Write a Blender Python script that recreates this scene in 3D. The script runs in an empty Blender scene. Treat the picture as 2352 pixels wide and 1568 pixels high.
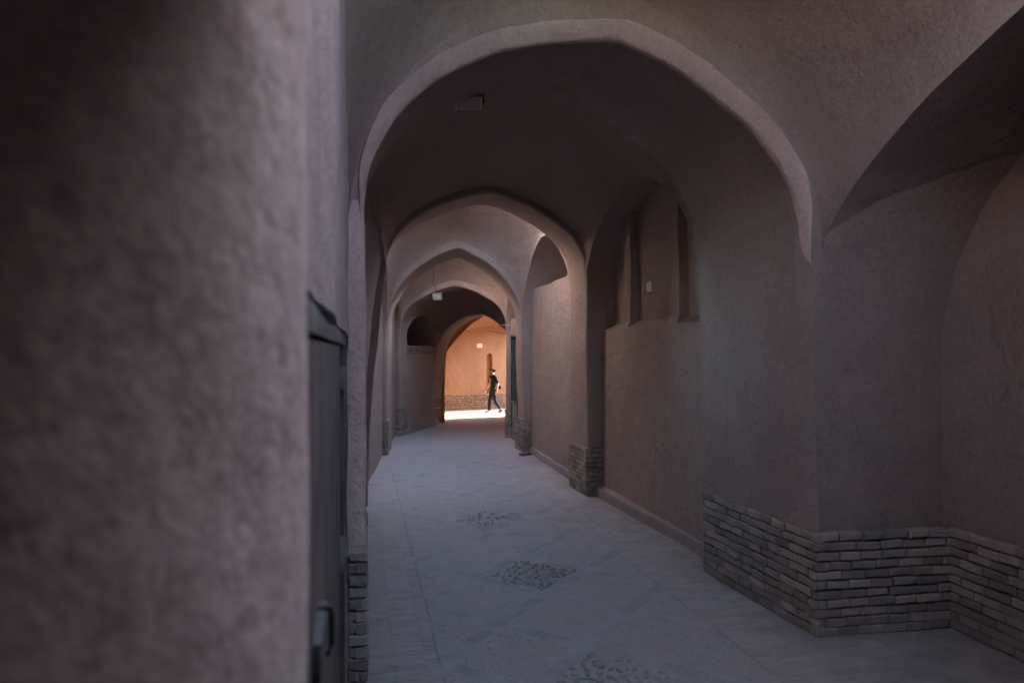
import bpy, bmesh, math, random
from mathutils import Vector, noise, Matrix
R = math.radians
rnd = random.Random(7)
sc = bpy.context.scene
col = sc.collection
TH = R(12.5); CT, ST = math.cos(TH), math.sin(TH)
CAMZ = 2.0
def cam2w(X, D): return (X*CT + D*ST, -X*ST + D*CT)
def at(px, D, py=None):
    """photo pixel (2352 wide) at camera depth D -> world point"""
    x, y = cam2w((px-1176)/1568*D, D)
    return Vector((x, y, 0 if py is None else CAMZ + (806-py)/1568*D))

# ------------------------------------------------------------------ materials
class NT:
    def __init__(s, name):
        s.m = bpy.data.materials.new(name); s.m.use_nodes = True
        s.t = s.m.node_tree; s.b = s.t.nodes['Principled BSDF']
        s.geo = s.t.nodes.new('ShaderNodeNewGeometry'); s.pos = s.geo.outputs['Position']
    def n(s, k): return s.t.nodes.new(k)
    def l(s, a, b): s.t.links.new(a, b)
    def put(s, sock, v):
        if hasattr(v, 'default_value') or isinstance(v, bpy.types.NodeSocket): s.l(v, sock)
        else: sock.default_value = v
    def math(s, op, a, b=0.0, c=None, clamp=False):
        n = s.n('ShaderNodeMath'); n.operation = op; n.use_clamp = clamp
        s.put(n.inputs[0], a); s.put(n.inputs[1], b)
        if c is not None: s.put(n.inputs[2], c)
        return n.outputs[0]
    def noise(s, scale, detail=4, rough=.55, vec=None, dist=0):
        n = s.n('ShaderNodeTexNoise'); n.inputs['Scale'].default_value = scale
        n.inputs['Detail'].default_value = detail; n.inputs['Roughness'].default_value = rough
        n.inputs['Distortion'].default_value = dist
        s.l(vec or s.pos, n.inputs['Vector']); return n.outputs['Fac']
    def vor(s, scale, feat='F1', vec=None, out='Distance'):
        n = s.n('ShaderNodeTexVoronoi'); n.feature = feat; n.inputs['Scale'].default_value = scale
        s.l(vec or s.pos, n.inputs['Vector']); return n.outputs[out]
    def scalevec(s, v):
        n = s.n('ShaderNodeMapping'); n.inputs['Scale'].default_value = v; s.l(s.pos, n.inputs['Vector']); return n.outputs[0]
    def ramp(s, f, a, b, clamp=True):
        n = s.n('ShaderNodeMapRange'); n.clamp = clamp; s.put(n.inputs[0], f)
        n.inputs[1].default_value = a; n.inputs[2].default_value = b; return n.outputs[0]
    def mix(s, f, a, b, mode='MIX'):
        n = s.n('ShaderNodeMix'); n.data_type = 'RGBA'; n.blend_type = mode
        s.put(n.inputs[0], f)
        s.put(n.inputs[6], (*a, 1) if isinstance(a, tuple) else a); s.put(n.inputs[7], (*b, 1) if isinstance(b, tuple) else b)
        return n.outputs[2]
    def bump(s, h, strength, dist, prev=None):
        n = s.n('ShaderNodeBump'); n.inputs['Strength'].default_value = strength; n.inputs['Distance'].default_value = dist
        s.l(h, n.inputs['Height'])
        if prev: s.l(prev, n.inputs['Normal'])
        return n.outputs[0]
    def out(s, colour, rough=.9, normal=None, spec=.2, metal=0):
        s.put(s.b.inputs['Base Color'], (*colour, 1) if isinstance(colour, tuple) else colour)
        s.put(s.b.inputs['Roughness'], rough); s.b.inputs['Specular IOR Level'].default_value = spec
        s.b.inputs['Metallic'].default_value = metal
        if normal: s.l(normal, s.b.inputs['Normal'])
        return s.m

def k(c, f): return tuple(v*f for v in c)

def plaster(name, base, dark=.62, light=1.25, fine=1.0, spots=.5, blotch=0):
    a = NT(name)
    big = a.ramp(a.noise(.9, 5, .6, dist=.6), .32, .68)
    c = a.mix(big, (base[0]*.74, base[1]*.70, base[2]*.69), k(base, 1.17))
    pale = a.ramp(a.noise(1.7, 6, .62, dist=1.2), .58, .74)
    c = a.mix(a.math('MULTIPLY', pale, .5), c, (base[0]*1.38, base[1]*1.40, base[2]*1.42))
    streak = a.ramp(a.noise(1.0, 4, .6, vec=a.scalevec((2.2, 2.2, .35))), .45, .72)
    c = a.mix(a.math('MULTIPLY', streak, .55), c, (base[0]*1.12, base[1]*1.12, base[2]*1.18))
    mid = a.ramp(a.noise(5, 8, .68), .3, .7)
    c = a.mix(a.math('MULTIPLY', mid, .6), c, k(base, dark))
    if blotch: c = a.mix(a.math('MULTIPLY', a.ramp(a.noise(30, 3, .55, dist=.8), .50, .66), blotch), c, k(base, .35))
    sp = a.ramp(a.noise(38, 3, .6), .63, .74)
    c = a.mix(a.math('MULTIPLY', sp, spots), c, k(base, .45))
    chip = a.ramp(a.noise(2.6, 7, .75), .66, .70)
    c = a.mix(a.math('MULTIPLY', chip, .35), c, k(base, light))
    g1 = a.ramp(a.noise(70, 4, .7), .28, .72); g2 = a.ramp(a.noise(24, 5, .7), .3, .7)
    c = a.mix(.32*spots/.5 if spots < .5 else .34, c, a.mix(g1, k(base, .55), k(base, 1.5)))
    c = a.mix(.22, c, a.mix(g2, k(base, .6), k(base, 1.4)))
    st = a.ramp(a.vor(120, vec=a.scalevec((1, 1, .3))), .0, .16)
    c = a.mix(a.math('MULTIPLY', a.math('SUBTRACT', 1, st), .35), c, k(base, 1.5))
    wv = a.n('ShaderNodeVectorMath'); wv.operation = 'ADD'; nz = a.n('ShaderNodeTexNoise'); nz.inputs['Scale'].default_value = 2.2; nz.inputs['Detail'].default_value = 5
    a.l(a.pos, nz.inputs['Vector']); a.l(a.pos, wv.inputs[0]); a.l(nz.outputs['Color'], wv.inputs[1])
    ck = a.math('LESS_THAN', a.vor(1.1, 'DISTANCE_TO_EDGE', vec=wv.outputs[0]), .006)
    ck = a.math('MULTIPLY', ck, a.ramp(a.noise(.7, 3, .6), .55, .6))
    c = a.mix(a.math('MULTIPLY', ck, .3), c, k(base, .3))
    n1 = a.bump(a.noise(4, 5, .6), .55*fine, .06)
    n2 = a.bump(a.noise(22, 6, .7), .8*fine, .025, n1)
    n3 = a.bump(a.noise(95, 4, .7), .7*fine, .009, n2)
    return a.out(c, .95, n3, .12)

CLAY = (.350, .262, .230)
M = {}
M['clay'] = plaster('mud plaster', CLAY)
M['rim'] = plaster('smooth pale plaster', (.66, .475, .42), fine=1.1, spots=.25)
M['near'] = plaster('weathered mud plaster', (.54, .405, .365), dark=.5, fine=.45, spots=.7, blotch=.8)
M['rough'] = plaster('rough patched plaster', (.54, .405, .365), dark=.5, fine=1.4, spots=.9, blotch=.25)
M['orange'] = plaster('orange clay plaster', (.365, .192, .105), dark=.8, fine=.8, spots=.25)
M['dust'] = plaster('dusty skirting plaster', (.36, .30, .275), fine=1.2)
M['white'] = plaster('limewash', (.7, .66, .6), fine=.4)

def brickmat(name, base, v=.35):
    a = NT(name)
    r = a.n('ShaderNodeAttribute'); r.attribute_name = 'tone'
    c = a.mix(r.outputs['Fac'], k(base, 1-v), k(base, 1+v))
    c = a.mix(a.math('LESS_THAN', r.outputs['Fac'], -.5), c, k(base, .38))
    w = a.ramp(r.outputs['Fac'], .6, 1.0)
    c = a.mix(a.math('MULTIPLY', w, .3), c, (base[0]*1.35, base[1]*1.15, base[2]*.9))
    c = a.mix(a.math('MULTIPLY', a.ramp(a.noise(9, 5, .65), .35, .7), .45), c, k(base, .6))
    n1 = a.bump(a.noise(30, 5, .65), .6, .015)
    n2 = a.bump(a.noise(140, 2, .6), .4, .004, n1)
    return a.out(c, .92, n2, .15)
M['brick'] = brickmat('old brick', (.32, .262, .226), .3)
M['brick_warm'] = brickmat('warm brick', (.32, .20, .13), .2)

def paving():
    a = NT('patterned paving')
    sx = a.n('ShaderNodeSeparateXYZ'); a.l(a.pos, sx.inputs[0]); x, y = sx.outputs[0], sx.outputs[1]
    S = .725; q2 = 1/math.sqrt(2)
    wob = a.math('MULTIPLY', a.math('SUBTRACT', a.noise(3, 2), .5), .02)
    dx = a.math('SUBTRACT', x, 1.5); dy = a.math('ADD', a.math('SUBTRACT', y, 5.95), wob)
    p = a.math('DIVIDE', a.math('MULTIPLY', a.math('ADD', dx, dy), q2), S)
    q = a.math('DIVIDE', a.math('MULTIPLY', a.math('SUBTRACT', dx, dy), q2), S)
    def cell(v): return a.math('SUBTRACT', a.math('FRACT', a.math('ADD', v, 100.5)), .5)   # -.5..5, 0 = cell centre
    cp, cq = a.math('ABSOLUTE', cell(p)), a.math('ABSOLUTE', cell(q))
    bw = .41                                                                              # inner half width
    bp = a.math('GREATER_THAN', cp, bw); bq = a.math('GREATER_THAN', cq, bw)
    band = a.math('MAXIMUM', bp, bq)
    # lines along the band edges and across the band
    def near(v, c, w): return a.math('LESS_THAN', a.math('ABSOLUTE', a.math('SUBTRACT', v, c)), w)
    edge = a.math('MAXIMUM', near(cp, bw, .008), near(cq, bw, .008))
    def joint(v): return near(a.math('FRACT', a.math('ADD', a.math('MULTIPLY', v, 3.0), 100.5)), .5, .03)
    jn = a.math('MAXIMUM', a.math('MULTIPLY', bp, joint(q)), a.math('MULTIPLY', bq, joint(p)))
    jn = a.math('MAXIMUM', jn, edge)
    inside = a.math('LESS_THAN', a.math('ABSOLUTE', dx), 1.0)
    upto = a.math('LESS_THAN', y, 13.0)
    inside = a.math('MULTIPLY', inside, upto)
    # aggregate
    agg = a.mix(a.ramp(a.noise(55, 4, .7), .3, .7), (.312, .274, .254), (.474, .414, .384))
    d1 = a.math('LESS_THAN', a.vor(26), .21); m1 = a.math('GREATER_THAN', a.noise(17, 2), .47)
    pits = a.math('MULTIPLY', d1, m1)
    agg = a.mix(a.math('MULTIPLY', pits, .65), agg, (.096, .086, .082))
    d2 = a.math('LESS_THAN', a.vor(41), .17)
    agg = a.mix(a.math('MULTIPLY', d2, .5), agg, (.600, .576, .540))
    tone = a.noise(4.2, 1, .5)
    tile = a.mix(a.ramp(tone, .35, .65), (.294, .274, .266), (.408, .382, .366))
    centre = a.mix(band, agg, tile)
    centre = a.mix(a.math('MULTIPLY', jn, .5), centre, (.480, .432, .402))
    # bricks on edge along both sides
    colm = a.math('FLOOR', a.math('DIVIDE', x, .205))
    hsh = a.math('FRACT', a.math('MULTIPLY', a.math('SINE', a.math('MULTIPLY', colm, 12.9898)), 43758.5))
    yy = a.math('ADD', a.math('ADD', y, a.math('MULTIPLY', a.noise(1.1, 2), .06)), a.math('MULTIPLY', hsh, .07))
    ln = a.math('FRACT', a.math('MULTIPLY', yy, 14.5))
    gap = a.math('LESS_THAN', ln, .15)
    xl = a.math('LESS_THAN', a.math('FRACT', a.math('DIVIDE', x, .205)), .04)
    gap = a.math('MAXIMUM', gap, xl)
    brk = a.ramp(a.noise(7, 4, .7, vec=a.scalevec((1, 2.5, 1))), .45, .62)
    gap = a.math('MULTIPLY', gap, brk)
    wn_ = a.n('ShaderNodeTexWhiteNoise'); wn_.noise_dimensions = '2D'; cmb = a.n('ShaderNodeCombineXYZ')
    a.l(colm, cmb.inputs[0]); a.l(a.math('FLOOR', a.math('MULTIPLY', yy, 14.5)), cmb.inputs[1]); a.l(cmb.outputs[0], wn_.inputs['Vector'])
    side = a.mix(wn_.outputs['Value'], (.336, .292, .274), (.450, .394, .366))
    side = a.mix(a.math('MULTIPLY', a.ramp(a.noise(5, 5, .65), .3, .7), .6), side, (.408, .354, .330))
    side = a.mix(a.math('MULTIPLY', gap, .55), side, (.132, .126, .120))
    c = a.mix(inside, side, centre)
    bl = near(a.math('ABSOLUTE', a.math('ADD', dx, a.math('MULTIPLY', a.math('SUBTRACT', a.noise(2.5, 4), .5), .05))), 1.0, .008)
    bl = a.math('MULTIPLY', bl, a.math('MULTIPLY', upto, a.math('GREATER_THAN', a.noise(5, 3), .42)))
    c = a.mix(a.math('MULTIPLY', bl, .4), c, (.108, .102, .096))
    dust = a.ramp(a.noise(.8, 5, .6), .35, .7)
    c = a.mix(a.math('MULTIPLY', dust, .45), c, (.438, .378, .348))
    dirt = a.math('MULTIPLY', a.ramp(a.math('ABSOLUTE', a.math('ADD', dx, a.math('MULTIPLY', a.math('SUBTRACT', a.noise(3.5, 5, .7), .5), .5))), 1.22, 1.62), a.ramp(a.noise(2.2, 4, .6), .3, .6))
    c = a.mix(a.math('MULTIPLY', a.math('MULTIPLY', dirt, upto), .6), c, (.17, .145, .13))
    sp_ = a.ramp(a.noise(1.9, 6, .7, dist=.8), .56, .70)
    c = a.mix(a.math('MULTIPLY', sp_, .35), c, (.20, .18, .17))
    h = a.math('SUBTRACT', a.math('MULTIPLY', a.noise(40, 4, .7), .5), a.math('MULTIPLY', a.math('MULTIPLY', inside, pits), .8))
    h = a.math('SUBTRACT', h, a.math('MULTIPLY', a.math('MULTIPLY', gap, a.math('SUBTRACT', 1, inside)), .9))
    h = a.math('SUBTRACT', h, a.math('MULTIPLY', a.math('MULTIPLY', jn, inside), .4))
    n = a.bump(h, .6, .012)
    n = a.bump(a.noise(6, 4), .3, .03, n)
    return a.out(c, a.ramp(a.noise(12, 3), -.6, 1.2), n, .3)
M['paving'] = paving()
def simple(name, base, rough=.8, var=.25, sc_=12, bump=.3, bd=.01, spec=.3, metal=0):
    a = NT(name)
    c = a.mix(a.ramp(a.noise(sc_, 5, .6), .3, .7), k(base, 1-var), k(base, 1+var))
    return a.out(c, rough, a.bump(a.noise(sc_*4, 4, .6), bump, bd), spec, metal)
M['slabs'] = simple('sunlit stone slabs', (.062, .056, .052), .9, .15, 3)
M['earth'] = simple('bare earth', (.38, .32, .26), .95, .2, 1)
M['house'] = simple('outer mud wall', (.42, .34, .29), .95, .2, 1.5)
M['doormetal'] = simple('painted dark door', (.105, .082, .074), .85, .35, 5, .4, .008, .15)
M['doorgrey'] = simple('bare grey timber', (.15, .13, .12), .8, .3, 9)
M['doorpale'] = simple('faded pale door panel', (.27, .25, .24), .85, .25, 7)
M['iron'] = simple('dark iron', (.035, .033, .032), .8, .3, 20, .2, .004, .08)
M['lockgrey'] = simple('dull steel', (.11, .10, .095), .85, .2, 20, .2, .003, .05)
M['green'] = simple('green painted iron', (.035, .075, .07), .4, .3, 15, .2, .004, .5)
M['greypaint'] = simple('grey blue painted steel', (.21, .225, .235), .55, .25, 9)
M['lampbody'] = simple('grey lamp housing', (.16, .16, .15), .5, .2, 20)
M['lampside'] = simple('yellowed lamp side', (.80, .68, .40), .6, .2, 10)
M['glass'] = simple('lamp glass', (.34, .34, .33), .2, .1, 10, .05, .002, .5)
M['cable'] = simple('black cable', (.03, .03, .03), .6, .1)
M['plaque'] = simple('white enamel plate', (.82, .80, .80), .5, .05)
M['ink'] = simple('red brown ink', (.30, .10, .09), .6, .1)
M['tileplate'] = simple('pale stone tile', (.50, .49, .48), .6, .15, 30)
M['pebble'] = brickmat('river pebbles', (.42, .39, .36), .3)
M['skin'] = simple('skin', (.36, .19, .13), .55, .1, 20, .1, .002)
M['shirt'] = simple('dark green shirt', (.010, .018, .017), .9, .25, 25, .3, .006, .05)
M['trousers'] = simple('dark grey blue trousers', (.017, .021, .025), .9, .25, 25, .3, .006, .05)
M['hair'] = simple('black hair', (.012, .012, .013), .8, .3, 60, .4, .004, .08)
M['shoe'] = simple('brown shoe', (.07, .05, .04), .5, .2, 30)
M['shoe_pale'] = simple('pale trainer', (.55, .54, .53), .6, .15, 30)
M['bag'] = simple('black bag cloth', (.02, .022, .025), .85, .3, 30, .3, .01, .05)

# ------------------------------------------------------------------ object helpers
def tag(o, label=None, cat=None, group=None, kind=None):
    if label: o['label'] = label
    if cat: o['category'] = cat
    if group: o['group'] = group
    if kind: o['kind'] = kind
    return o
def thing(name, loc, label, cat, group=None):
    o = bpy.data.objects.new(name, None); col.objects.link(o); o.location = loc; o.empty_display_size = .2
    return tag(o, label, cat, group)
def link(name, bm, mat, parent=None, smooth=True, angle=40):
    me = bpy.data.meshes.new(name)
    bmesh.ops.recalc_face_normals(bm, faces=bm.faces)
    bm.to_mesh(me); bm.free()
    me.materials.append(mat)
    if smooth:
        me.polygons.foreach_set('use_smooth', [True]*len(me.polygons))
        try: me.set_sharp_from_angle(angle=R(angle))
        except Exception: pass
    o = bpy.data.objects.new(name, me); col.objects.link(o)
    if parent:
        o.parent = parent
        o.matrix_parent_inverse = Matrix.Translation(parent.location).inverted()
    return o
def rough(p, amp=1.0):
    p = Vector(p)
    return p + amp*(noise.noise_vector(p*.9)*.022 + noise.noise_vector(p*3.1)*.011 + noise.noise_vector(p*9.0)*.0045)
def grid(bm, rows, close=False):
    """rows: list of lists of points -> quads"""
    vs = [[bm.verts.new(p) for p in r] for r in rows]
    for i in range(len(vs)-1):
        a, b = vs[i], vs[i+1]
        for j in range(len(a)-1):
            try: bm.faces.new((a[j], a[j+1], b[j+1], b[j]))
            except ValueError: pass
    return vs
def box(bm, x0, x1, y0, y1, z0, z1, b=0):
    r = bmesh.ops.create_cube(bm, size=1)
    for v in r['verts']:
        v.co = Vector(((x0+x1)/2+v.co.x*(x1-x0), (y0+y1)/2+v.co.y*(y1-y0), (z0+z1)/2+v.co.z*(z1-z0)))
    if b:
        es = {e for v in r['verts'] for e in v.link_edges}
        bmesh.ops.bevel(bm, geom=list(es), offset=b, segments=2, affect='EDGES', profile=.6)
    return r['verts']
def lin(a, b, n): return [a+(b-a)*i/n for i in range(n+1)]
def tube(bm, pts, r, seg=8):
    pts = [Vector(p) for p in pts]; rings = []
    for i, p in enumerate(pts):
        d = (pts[min(i+1, len(pts)-1)]-pts[max(i-1, 0)]).normalized()
        u = d.cross(Vector((0, 0, 1)) if abs(d.z) < .9 else Vector((1, 0, 0))).normalized(); v = d.cross(u)
        rings.append([p+r*(math.cos(t)*u+math.sin(t)*v) for t in [2*math.pi*j/seg for j in range(seg+1)]])
    grid(bm, rings); bmesh.ops.remove_doubles(bm, verts=bm.verts, dist=1e-5)

def zf(y):
    t = min(max((y-13)/13, 0), 1); return -.38*t
# ------------------------------------------------------------------ arches
def superz(u, n, m):
    u = min(1, math.sqrt(u*u+.03**2*(1-min(1, u*u)))); return max(0., 1-u**n)**(1/m)
def outline(W, zs, za, nl, nr, m, lean_l, lean_r, z0, peak=.5, N=60, J=14):
    """(s, z, is_arch) from left floor over the crown to right floor"""
    pts = []
    for z in lin(z0, zs, J)[:-1]: pts.append((lean_l*((z-z0)/(zs-z0))**2, z, 0))
    a, b = lean_l, W-lean_r; c = a+(b-a)*peak
    for i in range(2*N+1):
        t = i/(2*N); t = .55*(.5-.5*math.cos(math.pi*t))+.45*t
        s = a+(b-a)*t if 0 < i < 2*N else (a, b)[i > 0]
        if s < c: u = (c-s)/(c-a); n = nl
        else: u = (s-c)/(b-c); n = nr
        pts.append((s, zs+(za-zs)*superz(u, n, m), 1))
    for z in reversed(lin(z0, zs, J)[:-1]): pts.append((W-lean_r*((z-z0)/(zs-z0))**2, z, 0))
    return pts
def offs(pts, e, ea=None):
    """offset an outline outwards (away from the opening); ea = offset reached towards the crown"""
    out = []; zl = min(p[1] for p in pts if p[2])-.25; zh = max(p[1] for p in pts)
    for i, (s, z, f) in enumerate(pts):
        a, b = pts[max(i-3, 0)], pts[min(i+3, len(pts)-1)]
        d = Vector((b[0]-a[0], b[1]-a[1]))
        if d.length < 1e-6: d = Vector((0, 1))
        d.normalize(); nrm = Vector((-d.y, d.x))
        ee = e
        if ea is not None:
            w = min(max((z-zl)/(zh-zl)*1.5, 0), 1); w = w*w*(3-2*w); ee = e+(ea-e)*w
        out.append((s+nrm.x*ee, z+nrm.y*ee*(1 if f else 0), f))
    return out
class Arch:
    def __init__(s, L, Rr, depth, zs, za, nl=1.9, nr=1.9, m=1.9, leanl=0, leanr=0, peak=.5, rim=0, rimd=0, grow=0, extl=.9, extr=.9, ztop=5.3, r=.035):
        s.L, s.R = Vector((*L, 0)), Vector((*Rr, 0)); s.W = (s.R-s.L).length
        s.u = (s.R-s.L)/s.W; s.v = Vector((-s.u.y, s.u.x, 0)); s.depth = depth
        s.z0 = zf((L[1]+Rr[1])/2)-.12; s.zs, s.za, s.n, s.m = zs, za, (nl, nr), m
        s.leanl, s.leanr, s.rim, s.rimd, s.grow = leanl, leanr, rim, rimd, grow
        s.ext = (extl, extr); s.ztop = ztop; s.r = r; s.peak = peak
        s.o = outline(s.W, zs, za, nl, nr, m, leanl, leanr, s.z0, peak)
    def P(s, a, t, z): return s.L+s.u*a+s.v*t+Vector((0, 0, z))
    def og(s, w): return outline(s.W, s.zs, s.za+s.grow*w, s.n[0], s.n[1], s.m, s.leanl, s.leanr, s.z0, s.peak)
    def front(s): return s.L+s.u*s.leanl, s.R-s.u*s.leanr
    def back(s): return s.L+s.v*s.depth+s.u*s.leanl, s.R+s.v*s.depth-s.u*s.leanr
    def build(s, root, mat, rimmat=None, amp=1.0, name='arch_body'):
        o, r, d = s.o, s.r, s.depth
        st = []                                                # (t, outline)
        if s.rim:
            for i in range(6): st.append((s.rimd*i/5, offs(o, s.rim*.22*(1-i/5), s.rim*(1-i/5))))
        else:
            for i in range(5):
                a = math.pi/2*i/4; st.append((r*(1-math.sin(a)), offs(o, r*(1-math.cos(a)))))
            st = [(t, q) for t, q in reversed(st)]
            st = [(r*(1-math.sin(math.pi/2*i/4)), offs(o, r*(1-math.cos(math.pi/2*i/4)))) for i in (0, 1, 2, 3, 4)]
            st = [(r-r*math.sin(math.pi/2*(4-i)/4), offs(o, r-r*math.cos(math.pi/2*(4-i)/4))) for i in range(5)][::1]
            st = [(r*(1-math.cos(math.pi/2*i/4)), offs(o, r*(1-math.sin(math.pi/2*i/4)))) for i in range(5)]
        n = max(3, int(d/.09))
        t0 = st[-1][0]
        for i in range(1, n+1):
            t = t0+(d-r-t0)*i/n
            st.append((t, s.og(i/n) if s.grow else o))
        for i in range(1, 5):
            a = math.pi/2*i/4
            st.append((d-r+r*math.sin(a), offs(s.og(1) if s.grow else o, r*(1-math.cos(a)))))
        bm = bmesh.new()
        rows = [[rough(s.P(a, t, z), amp) for a, z, f in q] for t, q in st]
        # front and back faces out to a rectangle
        def ring(q, t, e0=0):
            fo = offs(q, e0) if e0 else q
            c = Vector((s.W/2, s.zs)); rr = []
            MM = 18
            ends = []
            for a, z, f in fo:
                if not f: ends.append((-s.ext[0] if a < s.W/2 else s.W+s.ext[1], z))
                else:
                    dv = Vector((a-c.x, max(z-c.y, 0)))
                    kx = ((s.W/2+(s.ext[0] if dv.x < 0 else s.ext[1]))/abs(dv.x)) if abs(dv.x) > 1e-6 else 1e9
                    kz = ((s.ztop-c.y)/dv.y) if dv.y > 1e-6 else 1e9
                    kk = max(min(kx, kz), 1.0); ends.append((c.x+dv.x*kk, c.y+dv.y*kk))
            for j in range(MM+1):
                w = (j/MM)**1.35
                rr.append([rough(s.P(a+(e[0]-a)*w, t, z+(e[1]-z)*w), amp) for (a, z, f), e in zip(fo, ends)])
            return rr
        if s.rim:
            fr = ring(offs(o, s.rim*.22, s.rim), 0)
        else:
            fr = ring(st[0][1], st[0][0])
        bk = ring(st[-1][1], d)
        body = rows
        allrows = list(reversed(fr)) if not s.rim else []
        if s.rim:
            grid(bm, list(reversed(fr))[:-1]+body+bk[1:])
            grid(bm, [fr[-1], bk[-1]])
            rb = bmesh.new(); rr = []; q1 = offs(o, 1.0); nrm = [((b_[0]-a_[0]), (b_[1]-a_[1])) for a_, b_ in zip(o, q1)]
            for w, lift, tt in ((-.12, 0, .05), (-.06, .014, -.01), (.0, .02, 0), (.2, .022, 0), (.4, .022, 0), (.6, .021, 0), (.8, .019, 0), (.97, .014, 0), (1.06, -.005, .02)):
                q = offs(o, s.rim*.22*(1-w), s.rim*(1-w)); qc = offs(o, s.rim*.22*.5, s.rim*.5)
                row = []
                for i_, (a, z, f) in enumerate(q):
                    if z < s.zs-.95: continue
                    k_ = min(1, max(0, z-s.zs+.85)/1.0); lf = lift*k_-.06*(1-k_)**1.5
                    nx, nz = nrm[(i_)]; kw = k_**.6; a = qc[i_][0]+(a-qc[i_][0])*kw; z = qc[i_][1]+(z-qc[i_][1])*kw
                    row.append(rough(s.P(a-nx*lf*.5, s.rimd*max(w, 0)-lf*.8+tt, z-nz*lf*.5), amp))
                rr.append(row)
            mn = min(len(r_) for r_ in rr); rr = [r_[(len(r_)-mn)//2:(len(r_)-mn)//2+mn] for r_ in rr]
            grid(rb, rr)
        else:
            grid(bm, allrows[:-1]+body+bk[1:]); grid(bm, [fr[-1], bk[-1]])
        bmesh.ops.remove_doubles(bm, verts=bm.verts, dist=.0008)
        ob = link(name, bm, mat, root)
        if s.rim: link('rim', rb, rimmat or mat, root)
        return ob
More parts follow.
